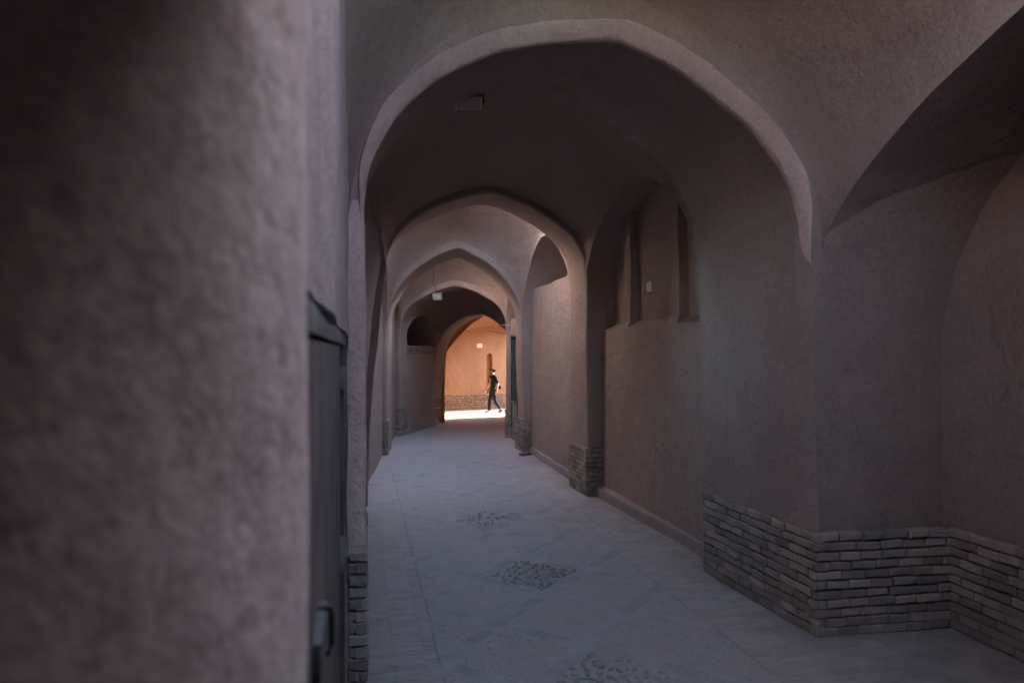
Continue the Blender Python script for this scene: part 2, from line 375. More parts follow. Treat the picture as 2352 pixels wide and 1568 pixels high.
# ------------------------------------------------------------------ vault bays
def cs(n, p=1.0): return [.5-.5*math.cos(math.pi*i/n) for i in range(n+1)]
class Bay:
    def __init__(s, F0, F1, zs0, zs1, za0, za1, rise, zlL, zlR, sh0=None, sh1=None, latn=1.6, inset=.03, lat0=0):
        s.lat0 = lat0
        d0 = (F1[0]-F0[0]).normalized(); d1 = (F1[1]-F0[1]).normalized()
        s.L0, s.R0 = F0[0]-d0*inset, F0[1]-d1*inset; s.L1, s.R1 = F1[0]+d0*inset, F1[1]+d1*inset
        s.zs0, s.zs1, s.za0, s.za1, s.rise, s.zl, s.latn = zs0, zs1, za0, za1, rise, (zlL, zlR), latn
        dflt = (1.8, 1.8, 1.9, .5); s.sh0, s.sh1 = (tuple((A.n[0], A.n[1], A.m, A.peak)) if A else dflt for A in (sh0, sh1))
    def f(s, t):
        t = max(0, (t-s.lat0)/(1-s.lat0))
        return max(0, 1-abs(2*t-1)**s.latn)**(1/s.latn)
    def zsp(s, t, side):
        b = s.zs0+(s.zs1-s.zs0)*t
        return b+(s.zl[side]-b)*s.f(t)
    def edge(s, t, side):
        return (s.L0.lerp(s.L1, t), s.R0.lerp(s.R1, t))[side]
    def outdir(s, t, side):
        u = (s.edge(t, 1)-s.edge(t, 0)).normalized(); return u if side else -u
    def zc(s, t): return s.za0+(s.za1-s.za0)*t+s.rise*math.sqrt(max(0, 1-(2*t-1)**2))
    def vault(s, name, mat, label, hole=None, amp=1.0, N=60, NA=64, kind=None, thick=.28):
        bm = bmesh.new(); ts = cs(N); rows = []
        if hole: 
            for h in hole[:2]: ts.append(h)
            ts = sorted(set(ts))
        av = lin(0, 1, NA)
        for t in ts:
            A, B = s.edge(t, 0), s.edge(t, 1); zl, zr, zc = s.zsp(t, 0), s.zsp(t, 1), s.zc(t)
            row = []; mid = (1.9, 1.9, 1.95, .5); g = 1-abs(2*t-1)**3; e = s.sh0 if t < .5 else s.sh1
            nl, nr, sm, peak = (e[i]+(mid[i]-e[i])*g for i in range(4))
            for a in av:
                q = .5-.5*math.cos(math.pi*a)
                u, n = ((peak-q)/peak, nl) if q < peak else ((q-peak)/(1-peak), nr)
                zb = zl+(zr-zl)*q
                row.append(rough(A.lerp(B, q)+Vector((0, 0, zb+(max(zc, zb)-zb)*superz(u, n, sm))), amp))
            rows.append(row)
        vs = [[bm.verts.new(p) for p in r] for r in rows]
        up = [[bm.verts.new((p.x, p.y, p.z+thick)) for p in r] for r in rows]
        keep = lambda i, j: not (hole and hole[0]-1e-6 <= ts[i] and ts[i+1] <= hole[1]+1e-6 and hole[2] <= av[j] and av[j+1] <= hole[3])
        nI, nJ = len(ts)-1, NA
        for i in range(nI):
            for j in range(nJ):
                if not keep(i, j): continue
                bm.faces.new((vs[i][j], vs[i][j+1], vs[i+1][j+1], vs[i+1][j]))
                bm.faces.new((up[i][j], up[i+1][j], up[i+1][j+1], up[i][j+1]))
                for di, dj, a, b in ((-1, 0, (i, j), (i, j+1)), (1, 0, (i+1, j), (i+1, j+1)), (0, -1, (i, j), (i+1, j)), (0, 1, (i, j+1), (i+1, j+1))):
                    ii, jj = i+di, j+dj
                    if not (0 <= ii < nI and 0 <= jj < nJ) or not keep(ii, jj):
                        bm.faces.new((vs[a[0]][a[1]], vs[b[0]][b[1]], up[b[0]][b[1]], up[a[0]][a[1]]))
        bmesh.ops.delete(bm, geom=[v for v in bm.verts if not v.link_faces], context='VERTS')
        o = link(name, bm, mat); return tag(o, label, 'vault')
    def wall(s, side, depth, mat, root, tlines=(), zlines=(), ztop=5.3, amp=1.0, thick=.35, NT_=40, name='wall_face', zmin=None, tr=(0, 1), cap=None):
        """side wall set back from the vault edge by depth(t, z); closed at the back"""
        ts = sorted({q for q in cs(NT_)+[q for t in tlines for q in (t-.0015, t+.0015)] if tr[0] < q < tr[1]}|set(tr))
        if cap: ztop = cap
        fr = sorted(set(lin(0, 1, 30)))
        bm = bmesh.new(); rows = []; maxd = 0
        zfl = (lambda y: zf(y)-.12) if zmin is None else (lambda y: zmin)
        for t in ts:
            e, o = s.edge(t, side), s.outdir(t, side); zt = cap or s.zsp(t, side)
            z0 = zfl(e.y)
            bp = [z0]+[q for z in zlines for q in (min(z-.004, zt-2e-5), min(z+.004, zt-1e-5))]+[zt]
            zz = [z0]
            for i_ in range(0, len(bp), 2): zz += lin(bp[i_], bp[i_+1], 40//(len(zlines)+1))[1:]+([bp[i_+2]] if i_+2 < len(bp) else [])
            row = []
            for z in zz:
                dd = depth(t, z); maxd = max(maxd, dd); row.append(rough(e+o*dd+Vector((0, 0, z)), amp))
            dl = depth(t, zt)
            for w in (lin(0, 1, 6)[1:] if not cap else ()):
                row.append(rough(e+o*(dl*(1-w)-.002)+Vector((0, 0, zt)), amp))
            row.append(rough(e-o*.002+Vector((0, 0, zt+.12)), amp)) if not cap else None
            rows.append(row)
        outer = [(r, s.edge(t, side)+s.outdir(t, side)*(maxd+thick)) for r, t in zip(rows, ts)]
        full = [r+[Vector((p.x, p.y, ztop)), Vector((p.x, p.y, zfl(p.y)))] for r, p in outer]
        vs = grid(bm, full)
        for r in (vs[0], vs[-1]):
            try: bm.faces.new(r)
            except ValueError: pass
        return link(name, bm, mat, root)
# ------------------------------------------------------------------ bricks
def bricks(path, z0, courses, ch, bl, mat, root, name='brick_plinth', proud=(.016, .030), gap=.0115, inside=.05, flip=False, worn=0, seed=1, label=None, missing=(), zfun=None):
    """courses of real bricks along a plan polyline; outward = right-hand side of the walk unless flip"""
    rg = random.Random(seed); bm = bmesh.new(); lay = bm.faces.layers.float.new('tone')
    P = [Vector((p[0], p[1], 0)) for p in path]
    for c in range(courses):
        for i in range(len(P)-1):
            a, b = P[i], P[i+1]; L = (b-a).length
            if L < .01: continue
            d = (b-a)/L; n = Vector((d.y, -d.x, 0))*(-1 if flip else 1)
            pos = -(bl*.5 if c % 2 else 0)-rg.random()*.03
            while pos < L:
                ln = bl*rg.uniform(.86, 1.12); s0, s1 = max(pos, 0), min(pos+ln, L); pos += ln
                if s1-s0 < .03: continue
                g = gap*rg.uniform(.7, 1.25)
                pr = rg.uniform(*proud)
                if c < worn: pr = proud[0]*.75+rg.random()*.005; g *= .45
                ext0 = pr if s0 == 0 and i > 0 else -g*.42
                ext1 = pr if s1 == L and i < len(P)-2 else -g*.42
                A0, A1 = s0-ext0, s1+ext1
                zb = z0 + (zfun(a+d*(s0+s1)/2) if zfun else 0)
                za, zb2 = zb+c*ch+g/2, zb+(c+1)*ch-g/2
                bv = min(.011, (A1-A0)*.2, ch*.25)
                tilt = rg.uniform(-.004, .004)
                jit = lambda q=.0022: Vector((rg.uniform(-q, q), rg.uniform(-q, q), rg.uniform(-q, q)))
                def pt(s, o, z): return a+d*s+n*o+Vector((0, 0, z+tilt*(s-A0)/(A1-A0)*2))+jit()
                back = [pt(s, -inside, z) for s, z in ((A0, za), (A1, za), (A1, zb2), (A0, zb2))]
                mid = [pt(s, pr-bv, z) for s, z in ((A0, za), (A1, za), (A1, zb2), (A0, zb2))]
                fr = [pt(s, pr, z) for s, z in ((A0+bv, za+bv*.7), (A1-bv, za+bv*.7), (A1-bv, zb2-bv*.7), (A0+bv, zb2-bv*.7))]
                V = [[bm.verts.new(p) for p in q] for q in (back, mid, fr)]
                t = rg.random()**1.3
                fs = []
                for q0, q1 in ((V[0], V[1]), (V[1], V[2])):
                    for j in range(4): fs.append(bm.faces.new((q0[j], q0[(j+1) % 4], q1[(j+1) % 4], q1[j])))
                fs.append(bm.faces.new(V[2]))
                for f in fs: f[lay] = t
    for i in range(len(P)-1):
        a, b = P[i], P[i+1]; L = (b-a).length
        if L < .01: continue
        d = (b-a)/L; n = Vector((d.y, -d.x, 0))*(-1 if flip else 1); o_ = n*proud[0]*.12
        nn = max(1, int(L/.2)); zt_ = courses*ch-gap*.6
        for j in range(nn):
            p, q = a+d*L*j/nn, a+d*L*(j+1)/nn; zp, zq = (z0+(zfun(p) if zfun else 0), z0+(zfun(q) if zfun else 0))
            f = bm.faces.new([bm.verts.new(v) for v in (p+o_+Vector((0, 0, zp)), q+o_+Vector((0, 0, zq)), q+o_+Vector((0, 0, zq+zt_)), p+o_+Vector((0, 0, zp+zt_)))]); f[lay] = -1
    o = link(name, bm, mat, root, angle=35)
    return tag(o, label)
# face-domain float attribute 'tone' is read by the shader

# ------------------------------------------------------------------ layout
A1 = Arch((.02, 4.10), (3.13, 4.22), 1.50, 2.88, 4.05, nl=1.85, nr=1.2, m=2.03, leanr=.10, peak=.555, rim=.09, rimd=.09, grow=.2, extl=.5, extr=1.7, ztop=5.6)
A2 = Arch((.10, 8.98), (3.06, 9.0), .78, 3.0, 4.12, nl=1.35, nr=1.24, m=2.4, leanl=.22, leanr=.02, peak=.515, extl=.7, extr=1.0, ztop=4.75)
A3 = Arch((.50, 13.40), (3.15, 13.10), 1.15, 2.43, 4.02, nl=1.3, nr=1.22, m=2.25, grow=-.06, leanr=.04, peak=.524, extl=.9, extr=1.2, ztop=4.5)
A4 = Arch((.97, 17.30), (3.42, 16.10), .45, 2.45, 3.60, nl=1.12, nr=1.2, m=2.8, peak=.516, extl=1.0, extr=1.2, ztop=4.6)
A5 = Arch((2.05, 20.40), (4.55, 19.40), 1.15, 1.73, 3.07, nl=2.19, nr=1.14, m=2.02, leanl=.15, leanr=.07, peak=.58, extl=1.6, extr=1.6)
A6L, A6R = at(1012, 23.6), at(1240, 24.6)
A6 = Arch((A6L.x, A6L.y), (A6R.x, A6R.y), .35, 1.6, 3.24, nl=1.6, nr=1.6, m=1.05, peak=.48, extl=2.2, extr=.5, r=.02)

WL, WR = at(1016, 27.3), at(1240, 29.3)          # the far wall, left and right end of the end bay
wd = (WR-WL).normalized(); wn = Vector((wd.y, -wd.x, 0))   # along the wall, and out of it towards the camera

specs = [
 (A1, M['clay'], 'nearest and largest pointed mud plaster arch, with a pale pink rim over brick plinths', 1),
 (A2, M['clay'], 'second pointed mud arch from the front, its right pier narrow with a short brick plinth', 1),
 (A3, M['clay'], 'third mud arch from the front, dark underside against the brightest vault, brick feet both sides', 1),
 (A4, M['clay'], 'fourth mud arch from the front, in pink light, with a small floodlight on its face', 1),
 (A5, M['clay'], 'dark thick archway framing the orange lit end wall and the walking man', 1),
 (A6, M['orange'], 'slim orange arch rib just in front of the orange end wall', 1)]
roots = {}
for A, m, lb, am in specs:
    c = (A.L+A.R)/2
    rt = thing('archway', (c.x, c.y, zf(c.y)), lb, 'arch', 'arches over the passage'); roots[id(A)] = rt
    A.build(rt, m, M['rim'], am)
# brick feet
CH = .066
b1 = roots[id(A1)]
bricks([(3.062, 5.70), (3.118, 4.20), (4.17, 4.14)], 0, 11, CH, .18, M['brick'], b1, worn=3, seed=3)
bricks([(-.075, 4.085), (.025, 4.085), (.03, 5.3)], 0, 12, .07, .22, M['brick'], b1, worn=1, seed=4, proud=(.004, .022))
bm = bmesh.new()
rows = []
for x, y in [(-.08, 4.10), (-.075, 4.078), (-.03, 4.075), (.0, 4.076), (.022, 4.082), (.032, 4.10), (.034, 4.2)]:
    rows.append([rough((x+.004*noise.noise(Vector((z*3, 1, 2)))-(.10*max(0, (z-2.45)/.9)**2 if x > -.07 else 0), y+.05*max(0, (z-2.5)/.8), z), .5) for z in lin(.80, 3.3, 76)])
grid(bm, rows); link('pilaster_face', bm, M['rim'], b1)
b2 = roots[id(A2)]
bricks([(3.03, 9.72), (3.05, 8.99), (3.34, 8.98)], 0, 10, CH, .17, M['brick'], b2, worn=2, seed=5)
b3 = roots[id(A3)]
bricks([(3.12, 13.78), (3.14, 13.09), (3.4, 13.06)], zf(13.1), 10, CH, .2, M['brick'], b3, worn=2, seed=6)
bricks([(.22, 13.41), (.505, 13.385), (.53, 14.1)], zf(13.4), 10, .068, .2, M['brick'], b3, worn=2, seed=7)
b4 = roots[id(A4)]
bricks([(3.62, 16.5), (3.415, 16.09), (3.9, 15.85)], zf(16.1), 10, .07, .2, M['brick'], b4, worn=2, seed=8)
bricks([(.62, 17.46), (.975, 17.285), (1.18, 17.66)], zf(17.3), 10, .07, .2, M['brick'], b4, worn=3, seed=9)
b5 = roots[id(A5)]
bricks([(1.62, 20.56), (2.055, 20.385), (2.46, 21.4)], zf(20.4), 9, .086, .22, M['brick_warm'], b5, worn=2, seed=10)

# bays
F1 = (Vector((-.075, 4.10, 0)), Vector((3.16, 4.22, 0)))
B0 = Bay(((Vector((-.075, .15, 0))), Vector((3.16, .15, 0))), F1, 2.3, 2.62, 3.3, 4.20, .75, 3.6, 3.80, None, A1, latn=1.5)
B1 = Bay(A1.back(), A2.front(), 2.88, 3.0, 4.26, 4.16, .36, 3.6, 3.95, A1, A2, latn=1.6)
B2 = Bay(A2.back(), A3.front(), 3.0, 2.45, 4.16, 4.06, .55, 3.6, 4.0, A2, A3, latn=1.6)
B3 = Bay(A3.back(), A4.front(), 2.45, 2.45, 3.98, 3.64, .42, 3.4, 3.55, A3, A4, latn=1.7)
B4 = Bay(A4.back(), A5.front(), 2.45, 1.8, 3.64, 3.12, .55, 3.0, 3.1, A4, A5, latn=1.7)
B5 = Bay(A5.back(), A6.front(), 1.8, 1.7, 3.12, 3.3, .3, 2.9, 2.9, A5, A6)
B6 = Bay(A6.back(), (WL, WR), 1.7, 1.9, 3.3, 2.98, .15, 2.9, 3.05, A6, None, latn=2.2)
B0.vault('vault', M['clay'], 'nearest mud plaster vault above the front arch, beside the dark right recess', hole=(.10, .48, .10, .78), N=70)
B1.vault('vault', M['clay'], 'dark mud vault behind the first arch, with a lamp at its edge')
B2.vault('vault', M['clay'], 'pinkish lit mud vault seen through the second arch', hole=(.015, .54, .20, .90))
B3.vault('vault', M['clay'], 'brightest mud vault seen through the third arch, above the hanging lamp', hole=(.015, .60, .17, .93))
B4.vault('vault', M['clay'], 'darkest mud vault, between the fourth arch and the arch of the orange end', hole=(.02, .14, .3, .62))  # small hole added out of view to brighten the floor below
B5.vault('vault', M['orange'], 'reddish shaded vault between the dark archway and the orange rib')
B6.vault('vault', M['orange'], 'orange vault over the walking man, meeting the end wall')

# side walls of the bays
def wroot(p, label): return thing('wall', (p.x, p.y, zf(p.y)), label, 'wall')
w = wroot(B0.edge(.5, 1), 'shadowy right recess wall beside the front arch, brick foot and wide arch above')
B0.wall(1, lambda t, z: 1.05, M['clay'], w, ztop=5.6)
bricks([(4.17, 4.14), (4.185, .3)], 0, 11, CH, .18, M['brick'], w, worn=3, seed=11)
bm = bmesh.new(); rows = []
def zs_at_y(y):
    t = (y-B0.R0.y)/(B0.R1.y-B0.R0.y); return B0.zsp(min(max(t, 0), 1), 1)
for x in lin(3.15, 4.24, 26):
    r_ = .03+.75*((x-3.15)/1.09)**.8; y1 = 4.225+(x-3.13)*.0386; P0 = Vector((0, y1+.004, 2.66-r_)); y2 = y1-.85*r_-.02; P2 = Vector((0, y2, zs_at_y(y2)+.006)); P1 = Vector((0, y1-.02, 2.66+.10*r_))
    rows.append([rough(Vector((x, 0, 0))+P0*(1-w)**2+P1*2*w*(1-w)+P2*w*w) for w in lin(0, 1, 16)])
grid(bm, rows); link('cove', bm, M['clay'], w)
# bay 1, right: ledge and three panels
def ty(y): return (y-5.70)/(9.0-5.70)
pan = [(ty(6.02), ty(6.75)), (ty(6.95), ty(8.06)), (ty(8.24), ty(8.95))]
def d1(t, z):
    L_ = .30-.07*t; dd = L_+(.16 if any(a < t < b for a, b in pan) else .05)
    w_ = min(1, max(0, (z-2.29)/.09))
    return L_+(dd-L_)*w_
w = wroot(B1.edge(.5, 1), 'right wall behind the first arch, three tall blind panels above a sloped ledge')
B1.wall(1, d1, M['clay'], w, tlines=[q for p in pan for q in p], zlines=(2.28, 2.385), NT_=50)
def skirt(path, h, dth, root, flip=False, zlo=0):
    bm = bmesh.new(); rows = []
    P = [Vector((*p, 0)) for p in path]
    for i in range(len(P)-1):
        a, b = P[i], P[i+1]; d = (b-a).normalized(); n = Vector((d.y, -d.x, 0))*(-1 if flip else 1)
        nn = max(4, int((b-a).length/.08))
        for j in range(nn+1):
            p = a.lerp(b, j/nn); z = zf(p.y)-.05
            hh = h+.015*noise.noise(p*2.3)
            rows.append([rough(q, .6) for q in (p-n*.05+Vector((0, 0, z)), p+n*dth+Vector((0, 0, z)), p+n*dth*1.0+Vector((0, 0, z+hh*.6)), p+n*dth*.85+Vector((0, 0, z+hh)), p-n*.02+Vector((0, 0, z+hh+.035)))])
    grid(bm, rows); return link('skirting', bm, M['dust'], root)
skirt([(3.30, 5.74), (3.23, 8.98)], .17, .05, w, flip=True)
w = wroot(B1.edge(.5, 0), 'left wall behind the first arch, seen edge on as a thin dark strip')
B1.wall(0, lambda t, z: .05+.22*t*max(0, 1-(max(z, 0)/3.2)**3), M['clay'], w, tr=(0, .04))
B1.wall(0, lambda t, z: .05+.22*t*max(0, 1-(max(z, 0)/3.2)**3), M['clay'], w, tr=(.0405, .30), cap=2.4)  # kept low: opening added above it to bring light into the bay
B1.wall(0, lambda t, z: .05+.22*t*max(0, 1-(max(z, 0)/3.2)**3), M['clay'], w, tr=(.3005, 1))
w = wroot(B2.edge(.5, 1), 'plain right wall between second and third arch, below a black upper recess')
B2.wall(1, lambda t, z: .17 if z < 3.2 else .75, M['clay'], w, zlines=(3.2,), ztop=4.8)
skirt([(3.21, 9.78), (3.30, 13.08)], .16, .05, w, flip=True)
w = wroot(B2.edge(.5, 0), 'left wall with a brick foot leading to the third arch, seen edge on')
B2.wall(0, lambda t, z: .08+.22*(1-t)*max(0, 1-(max(z, 0)/3.2)**3), M['clay'], w, ztop=4.8)
bricks([(.06, 9.8), (.26, 13.4)], 0, 10, .068, .2, M['brick'], w, worn=2, seed=12)
w = wroot(B3.edge(.5, 1), 'right wall holding the green barred gate, between third and fourth arch')
B3.wall(1, lambda t, z: .12 if z < 2.75 else .5, M['clay'], w, zlines=(2.75,), ztop=4.6)
w3 = w
w = wroot(B3.edge(.5, 0), 'left wall between the third and fourth arches, mostly hidden by the brick footed pier')
B3.wall(0, lambda t, z: .12, M['clay'], w, ztop=4.6)
w = wroot(B4.edge(.5, 0), 'low left wall beyond the fourth arch, topped by three brick courses under a dark hollow')
LED = 2.14
B4.wall(0, lambda t, z: .03 if z < LED else .85, M['clay'], w, zlines=(LED,))
pth = [B4.edge(t, 0)+B4.outdir(t, 0)*.03 for t in lin(0.02, .98, 8)]
bricks([(p.x, p.y) for p in pth], LED-.20, 3, .068, .2, M['brick'], w, name='brick_coping', seed=13, proud=(.02, .04))
skirt([(p.x, p.y) for p in pth], .32, .025, w)
w = wroot(B4.edge(.5, 1), 'right wall beyond the fourth arch, hidden behind the gate side pier')
B4.wall(1, lambda t, z: .05, M['clay'], w)
w = wroot(B5.edge(.5, 0), 'left wall just inside the dark archway, in warm light')
B5.wall(0, lambda t, z: .03, M['orange'], w)
w = wroot(B5.edge(.5, 1), 'right wall just inside the dark archway, out of sight of the viewer')
B5.wall(1, lambda t, z: .03, M['orange'], w)
w = wroot(B6.edge(.5, 0), 'left side wall of the orange end bay')
B6.wall(0, lambda t, z: .4, M['orange'], w)

# ---- far wall with slit niche and brick dado, running on along the sunny alley
fw = thing('wall', (*WL.xy, -.38), 'orange clay end wall with a brick dado and a tall slit niche', 'wall')
bm = bmesh.new()
NA_ = 120; Lw0, Lw1 = -1.6, 16.0
ns0 = (at(1131, 28.0)-WL).dot(wd); nw = .13                      # niche centre along the wall, half width
ss = sorted(lin(Lw0, 5, 90)+lin(5.2, Lw1, 20)+[ns0+sgn*nw+e for sgn in (-1, 1) for e in (-.004, .004)]+lin(ns0-nw+.01, ns0+nw-.01, 8))
zz = sorted(lin(-.5, 3.7, 50)+lin(1.15, 1.95, 28))
def nd(s, z):
    du = abs(s-ns0)/nw
    if du < 1 and .2 < z:
        top = 1.74+nw*math.sqrt(max(0, 1-du*du))*1.1
        if z < top: return .16*min(1, (1-du)*6+.4)
    return 0
grid(bm, [[rough(WL+wd*s-wn*nd(s, z)+Vector((0, 0, z)), .8) for z in zz] for s in ss])
bk = [[WL+wd*s-wn*.6+Vector((0, 0, z)) for z in (-.5, 3.7)] for s in (Lw0, Lw1)]
grid(bm, bk); grid(bm, [[WL+wd*s+Vector((0, 0, 3.7)) for s in (Lw0, Lw1)], [WL+wd*s-wn*.6+Vector((0, 0, 3.7)) for s in (Lw0, Lw1)]])
link('wall_face', bm, M['orange'], fw)
pA, pB = WL+wd*(-1.2)+wn*.03, WL+wd*9+wn*.03
bricks([(pA.x, pA.y), (pB.x, pB.y)], -.40, 7, .093, .21, M['brick_warm'], fw, name='brick_dado', seed=14, worn=2, proud=(.01, .02), gap=.022)

# white notice on the far wall
p = WL+wd*((at(1103.5, 27.9)-WL).dot(wd))+wn*.035; p.z = CAMZ+(806-793.5)/1568*27.9
def oriented_box(bm, c, u, v, hw, hh, d0, d1, b=.0):
    vs = box(bm, -hw, hw, d0, d1, -hh, hh, b)
    return vs
def place(o, origin, u, v):
    """local x -> u, local y -> v, z up"""
    m = Matrix(((u.x, v.x, 0, origin.x), (u.y, v.y, 0, origin.y), (0, 0, 1, origin.z), (0, 0, 0, 1)))
    o.data.transform(m); return o
def setparent(o, root):
    o.parent = root; o.matrix_parent_inverse = Matrix.Translation(root.location).inverted(); return o
sg = thing('notice_plate', p, 'small white notice plate with faint lines of writing on the orange end wall', 'sign')
bm = bmesh.new(); box(bm, -.12, .12, -.012, .012, -.085, .085, .004)
setparent(place(link('plate', bm, M['plaque'], None), p, wd, wn), sg)
for zc_, seed in ((.045, 1), (.0, 2), (-.045, 3)):
    bm = bmesh.new(); rg = random.Random(seed); x = -.095
    while x < .085:
        l = rg.uniform(.008, .03); box(bm, x, min(x+l, .095), .012, .0145, zc_-rg.uniform(.006, .013), zc_+rg.uniform(.006, .013)); x += l+rg.uniform(.005, .012)
    setparent(place(link('writing_line', bm, M['ink'], None), p, wd, wn), sg)

# near side of the alley (right of the end bay), the left end and the roofs above
aw = thing('wall', (*(A6R+wd*1).xy, -.38), 'near side mud wall of the sunny alley right of the end bay', 'wall')
bm = bmesh.new()
base = A6.R+A6.u*.5
rows = []
for s in lin(0, 16, 24):
    q = base+wd*s
    rows.append([q+Vector((0, 0, -.5)), q+Vector((0, 0, 3.4)), q-wn*-.5+Vector((0, 0, 3.4)), q-wn*-.5+Vector((0, 0, -.5))])
grid(bm, rows); link('wall_face', bm, M['orange'], aw)

# ---- left wall next to the viewer, with the door
nw_ = thing('wall', (-.3, 0, 0), 'rough close mud wall filling the left of the view, out of focus', 'wall')
bm = bmesh.new()
ys = lin(-10, -.6, 24)+lin(-.6, .93, 110)[1:]
plan = [(-.065-1.1*(.93-max(y, .35))**2, y) for y in ys]+[(-.065-.03*(1-math.cos(a)), .93+.03*math.sin(a)) for a in lin(0, math.pi/2, 6)[1:]]+[(-.12, .96), (-.2, .96), (-.7, .96)]
zs_ = lin(-.1, 1.2, 16)+lin(1.2, 2.9, 120)[1:]+lin(2.9, 5.6, 20)[1:]
def nearrough(p):
    q = rough(p, .25)
    f = .003*noise.noise(Vector((q.y*9, q.z*7, 3)))+.0012*noise.noise(Vector((q.y*30, q.z*24, 7)))+.0008*noise.noise(Vector((q.y*80, q.z*60, 1)))
    q.x += f; return q
rows = [[nearrough((x, y, z)) for z in zs_] for x, y in plan]
grid(bm, rows)
grid(bm, [[Vector((-.7, y, z)) for z in (-.1, 5.6)] for y in (-10, .96)])
grid(bm, [[Vector((x, y, 5.6)) for x in (-.4, -.7)] for y in (-10, .96)])
link('wall_face', bm, M['near'], nw_)
# wall over the door
bm = bmesh.new()
ys = lin(.955, 3.0, 50)+lin(3.0, 4.12, 110)[1:]; zs_ = lin(2.088, 3.9, 130)+lin(3.9, 5.6, 20)[1:]
def overx(y, z):
    x = -.07+.012*noise.noise(Vector((y*1.4, z*.9, 5)))+.006*noise.noise(Vector((y*6, z*4, 9)))
    g = math.exp(-((y-3.45)/.03)**2)*math.exp(-((z-3.32)/.13)**2); x -= .07*g            # old break in the plaster
    g = math.exp(-((y-3.62)/.018)**2)*math.exp(-((z-2.86)/.10)**2); x -= .05*g
    return x
rows = []
for y in ys:
    r_ = [Vector((-.4, y, 2.088)), Vector((-.11, y, 2.088))]+[Vector((overx(y, z), y, z)) for z in zs_]+[Vector((-.5, y, 5.6))]
    rows.append(r_)
vs = grid(bm, rows)
for r_ in (vs[0], vs[-1]): bm.faces.new(r_)
link('lintel_wall', bm, M['rough'], nw_)

dr = thing('door', (-.10, 2.4, 0), 'dark narrow metal door in the left wall, under a grey timber lintel', 'door')
def dbox(name, x0, x1, y0, y1, z0, z1, mat, parent=dr, b=.004):
    bm = bmesh.new(); box(bm, x0, x1, y0, y1, z0, z1, b); return link(name, bm, mat, parent)
leaf = dbox('leaf', -.125, -.085, 1.05, 2.95, .05, 2.022, M['doormetal'])
leaf2 = dbox('leaf', -.150, -.112, 2.99, 3.74, .05, 2.0, M['doormetal'])
dbox('lintel', -.16, -.078, .97, 3.98, 2.03, 2.084, M['doorgrey'])
dbox('frame', -.16, -.088, 3.80, 3.98, 0, 2.028, M['doormetal'])
bm = bmesh.new(); box(bm, -.113, -.106, 3.05, 3.70, .8, 1.87, .003); o = link('panel', bm, M['doorpale'], leaf2); o.matrix_parent_inverse = leaf2.matrix_world.inverted() if False else o.matrix_parent_inverse
for o_ in (o,): o_.matrix_parent_inverse = Matrix.Identity(4)
for z in (1.86, .95): 
    bm = bmesh.new(); box(bm, -.125, -.07, 3.50, 3.78, z-.05, z+.06, .006); link('hinge', bm, M['doorgrey'], dr)
bm = bmesh.new(); box(bm, -.09, -.068, 1.27, 1.50, 1.40, 1.475, .006); box(bm, -.09, -.075, 1.30, 1.44, 1.26, 1.39, .005); link('lock', bm, M['lockgrey'], dr)
bm = bmesh.new(); tube(bm, [(-.086, 1.44, 1.475), (-.062, 1.44, 1.478), (-.058, 1.45, 1.46), (-.058, 1.45, 1.40), (-.064, 1.44, 1.385), (-.09, 1.44, 1.385)], .006); link('handle', bm, M['iron'], dr)
bm = bmesh.new(); box(bm, -.6, -.3, .9, 4.1, -.1, 2.3); link('door_reveal', bm, M['clay'], dr)

# ---- green gate in the right wall of bay 3
g0, g1 = B3.edge(.14, 1)+B3.outdir(.14, 1)*.10, B3.edge(.72, 1)+B3.outdir(.72, 1)*.10
gd = (g1-g0).normalized(); gn = Vector((-gd.y, gd.x, 0)); GL = (g1-g0).length
gz = zf(15)
gt = thing('gate', (*((g0+g1)/2).xy, gz), 'dark green barred iron gate with grey lower panel on the right wall', 'gate')
def gpart(name, fn, mat):
    bm = bmesh.new(); fn(bm); return setparent(place(link(name, bm, mat, None), Vector((g0.x, g0.y, gz)), gd, gn), gt)
gpart('gate_frame', lambda b: [box(b, 0, .05, -.02, .045, .25, 2.42, .004), box(b, GL-.05, GL, -.02, .045, .25, 2.42, .004), box(b, .051, GL-.051, -.02, .045, 2.37, 2.42, .004), box(b, .051, GL-.051, -.02, .045, .86, .92, .004), box(b, .051, GL-.051, -.02, .045, .25, .3, .004)], M['green'])
gpart('bars', lambda b: [tube_local(b, (x, .015, .92), (x, .015, 2.37), .012) for x in lin(.13, GL-.13, 9)], M['green']) if False else None
def bars(b):
    for x in lin(.14, GL-.14, 9):
        box(b, x-.012, x+.012, -.002, .024, .92, 2.37)
    for z in (1.4, 1.9): box(b, .051, GL-.051, .004, .018, z-.015, z+.015)
gpart('bars', bars, M['green'])
gpart('lower_panel', lambda b: box(b, .051, GL-.051, .0, .02, .301, .859, .003), M['greypaint'])
gpart('backing', lambda b: box(b, .02, GL-.02, -.05, -.021, .93, 2.4), M['iron'])

